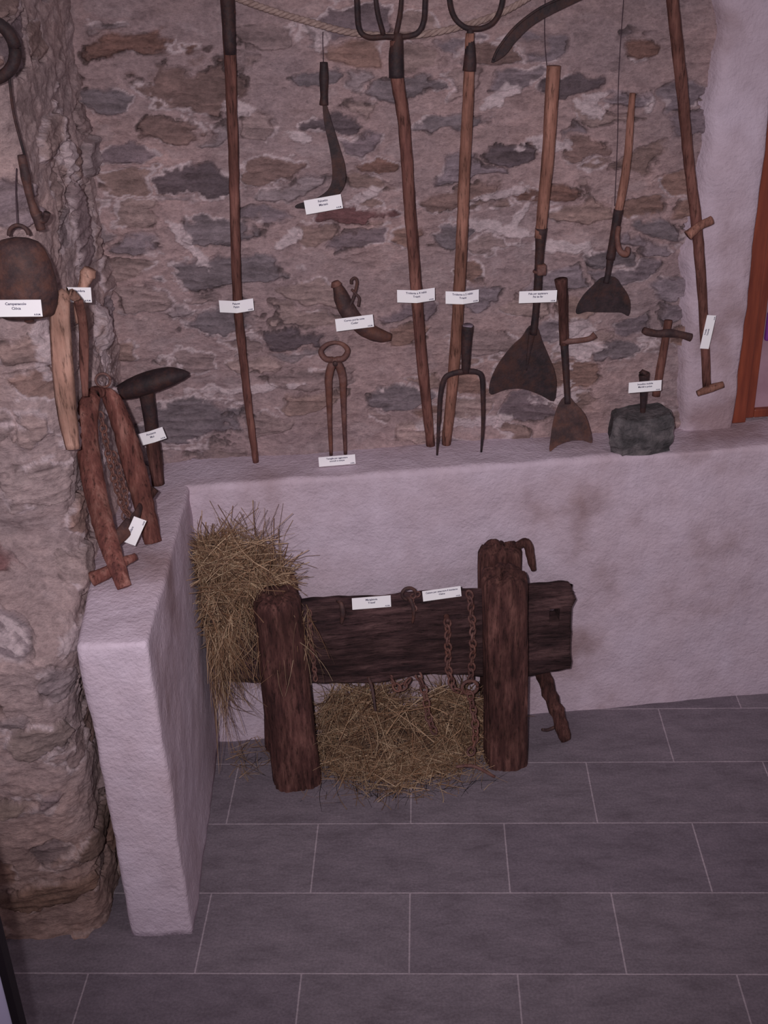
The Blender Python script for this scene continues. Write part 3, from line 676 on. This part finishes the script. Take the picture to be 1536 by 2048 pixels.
# ------------------------------------------------------------ hay
def hay(name,specs,seed):
    r=np.random.default_rng(seed); V=[];F=[];C=[]
    pal=np.array([A(146,118,94),A(124,96,76),A(164,138,112),A(106,78,60),A(84,62,50),A(136,106,82),A(116,84,62)])
    for (n,fn) in specs:
        for _ in range(n):
            p,d,L=fn(r); d=d/np.linalg.norm(d); w=r.uniform(.0006,.0017); c=pal[r.integers(7)]*r.uniform(.6,1.15)
            bend=r.normal(0,.6,3)*1.0; k=6; b0=len(V); q=p.copy()
            for i in range(k):
                a=np.cross(d,[.3,.5,.8]); a/=np.linalg.norm(a)+1e-9; b=np.cross(d,a)
                for j in range(3):
                    th=2.094*j; vv=q+(a*math.cos(th)+b*math.sin(th))*w*(1-.12*i)
                    vv[2]=max(vv[2],.001); V.append(vv); C.append(c)
                q=q+d*L/(k-1); d=d+bend*.22+np.array([0,0,-.10]); d/=np.linalg.norm(d)
                if q[1]>-.008: q[1]=-.008
                if q[0]<.012: q[0]=.012
            for i in range(k-1):
                for j in range(3): F.append((b0+i*3+j,b0+i*3+(j+1)%3,b0+(i+1)*3+(j+1)%3,b0+(i+1)*3+j))
    e=group(name)
    mk("stalks",np.array(V),F,'straw',e,False,col=np.array(C))
    return e
def ell(c,R,Lr=(.06,.2),flatd=.35,shell=.55,zmin=0):
    c=np.array(c);R=np.array(R)
    def f(r):
        u=r.normal(0,1,3); u/=np.linalg.norm(u); u*=r.uniform(shell,1)
        p=c+u*R; d=r.normal(0,1,3); d[2]*=flatd; d-=u*np.dot(d,u)*.6
        L=r.uniform(*Lr); return p-d/np.linalg.norm(d)*L*.5,d,L
    return f
def hang(c,R,Lr=(.08,.26),sp=.35):
    c=np.array(c);R=np.array(R)
    def f(r):
        p=c+r.uniform(-1,1,3)*R; d=np.array([r.normal(.1,sp),r.normal(-.1,.3),-1.0]); return p,d,r.uniform(*Lr)
    return f
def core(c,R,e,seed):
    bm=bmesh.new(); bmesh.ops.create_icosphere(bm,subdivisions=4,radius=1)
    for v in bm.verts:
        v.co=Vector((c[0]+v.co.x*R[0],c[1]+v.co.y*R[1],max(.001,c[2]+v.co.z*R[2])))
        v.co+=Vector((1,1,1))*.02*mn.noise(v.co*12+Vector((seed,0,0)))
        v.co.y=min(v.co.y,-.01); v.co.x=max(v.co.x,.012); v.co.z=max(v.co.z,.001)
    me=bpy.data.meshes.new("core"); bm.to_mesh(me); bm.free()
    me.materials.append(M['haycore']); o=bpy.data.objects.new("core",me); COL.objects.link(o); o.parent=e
e=hay("hay_pile",[(800,ell((.060,-.10,.815),(.065,.07,.065),(.05,.16),.7)),(900,ell((.14,-.11,.755),(.11,.08,.06),(.06,.2),.6)),(520,ell((.21,-.10,.70),(.08,.06,.05),(.06,.2),.6)),(750,ell((.07,-.13,.64),(.075,.09,.12),(.06,.2),.8)),
 (460,ell((.11,-.11,.76),(.17,.11,.14),(.10,.32),1.0,.8)),(260,hang((.055,-.18,.56),(.045,.04,.10),(.08,.24),.3)),(150,hang((.15,-.20,.64),(.09,.04,.06),(.06,.24),.7)),(80,hang((.26,-.23,.62),(.09,.05,.05),(.08,.24),.5)),(80,hang((.03,-.16,.44),(.02,.06,.10),(.10,.32),.2)),(90,ell((.14,-.14,.80),(.14,.10,.10),(.2,.40),1.0,.6))],5)
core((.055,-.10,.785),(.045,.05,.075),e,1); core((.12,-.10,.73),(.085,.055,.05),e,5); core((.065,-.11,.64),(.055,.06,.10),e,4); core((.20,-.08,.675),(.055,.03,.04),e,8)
e=hay("hay_pile",[(2600,ell((.62,-.16,.03),(.30,.15,.09),(.08,.24),.35)),(900,ell((.50,-.09,.14),(.16,.07,.11),(.08,.22),.5)),(900,ell((.82,-.11,.10),(.13,.08,.12),(.08,.24),.5)),(700,ell((.64,-.21,.015),(.36,.16,.025),(.08,.26),.08,0)),
 (350,ell((.62,-.15,.12),(.32,.15,.15),(.12,.34),1.0,.75)),(120,ell((.60,-.33,.004),(.34,.08,.004),(.05,.2),.03,0)),(50,ell((.12,-.12,.01),(.08,.10,.01),(.06,.2),.05))],9)
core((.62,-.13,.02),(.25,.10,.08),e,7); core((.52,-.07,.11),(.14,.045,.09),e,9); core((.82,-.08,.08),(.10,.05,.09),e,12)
# ------------------------------------------------------------ lights, world, camera
w=bpy.data.worlds.new("World"); S.world=w; w.use_nodes=True
w.node_tree.nodes["Background"].inputs[0].default_value=(1.0,.88,.94,1); w.node_tree.nodes["Background"].inputs[1].default_value=.24
ld=bpy.data.lights.new("camera_flash",'SPOT'); ld.energy=285; ld.color=(1,.955,.97); ld.spot_size=math.radians(72); ld.spot_blend=.95; ld.shadow_soft_size=.022
lo=bpy.data.objects.new("camera_flash",ld); COL.objects.link(lo); lo.location=(.22,-3.39,2.70)
tgt=Vector((.68,0,1.10)); lo.rotation_euler=(tgt-Vector(lo.location)).to_track_quat('-Z','Y').to_euler()
cd=bpy.data.cameras.new("camera"); cam=bpy.data.objects.new("camera",cd); COL.objects.link(cam)
yaw,pitch,roll=.088,.477,-.033
cy,sy=math.cos(yaw),math.sin(yaw); cp,sp=math.cos(pitch),math.sin(pitch)
fwd=Vector((sy*cp,cy*cp,-sp)); right=Vector((cy,-sy,0)); up=right.cross(fwd)
r2=right*math.cos(roll)+up*math.sin(roll); u2=-right*math.sin(roll)+up*math.cos(roll)
m=Matrix((r2,u2,-fwd)).transposed().to_4x4(); m.translation=Vector((.315,-3.401,2.638)); cam.matrix_world=m
cd.sensor_fit='VERTICAL'; cd.sensor_height=36; cd.sensor_width=27; cd.lens=2347.3/2048*36; cd.clip_start=.05
S.camera=cam
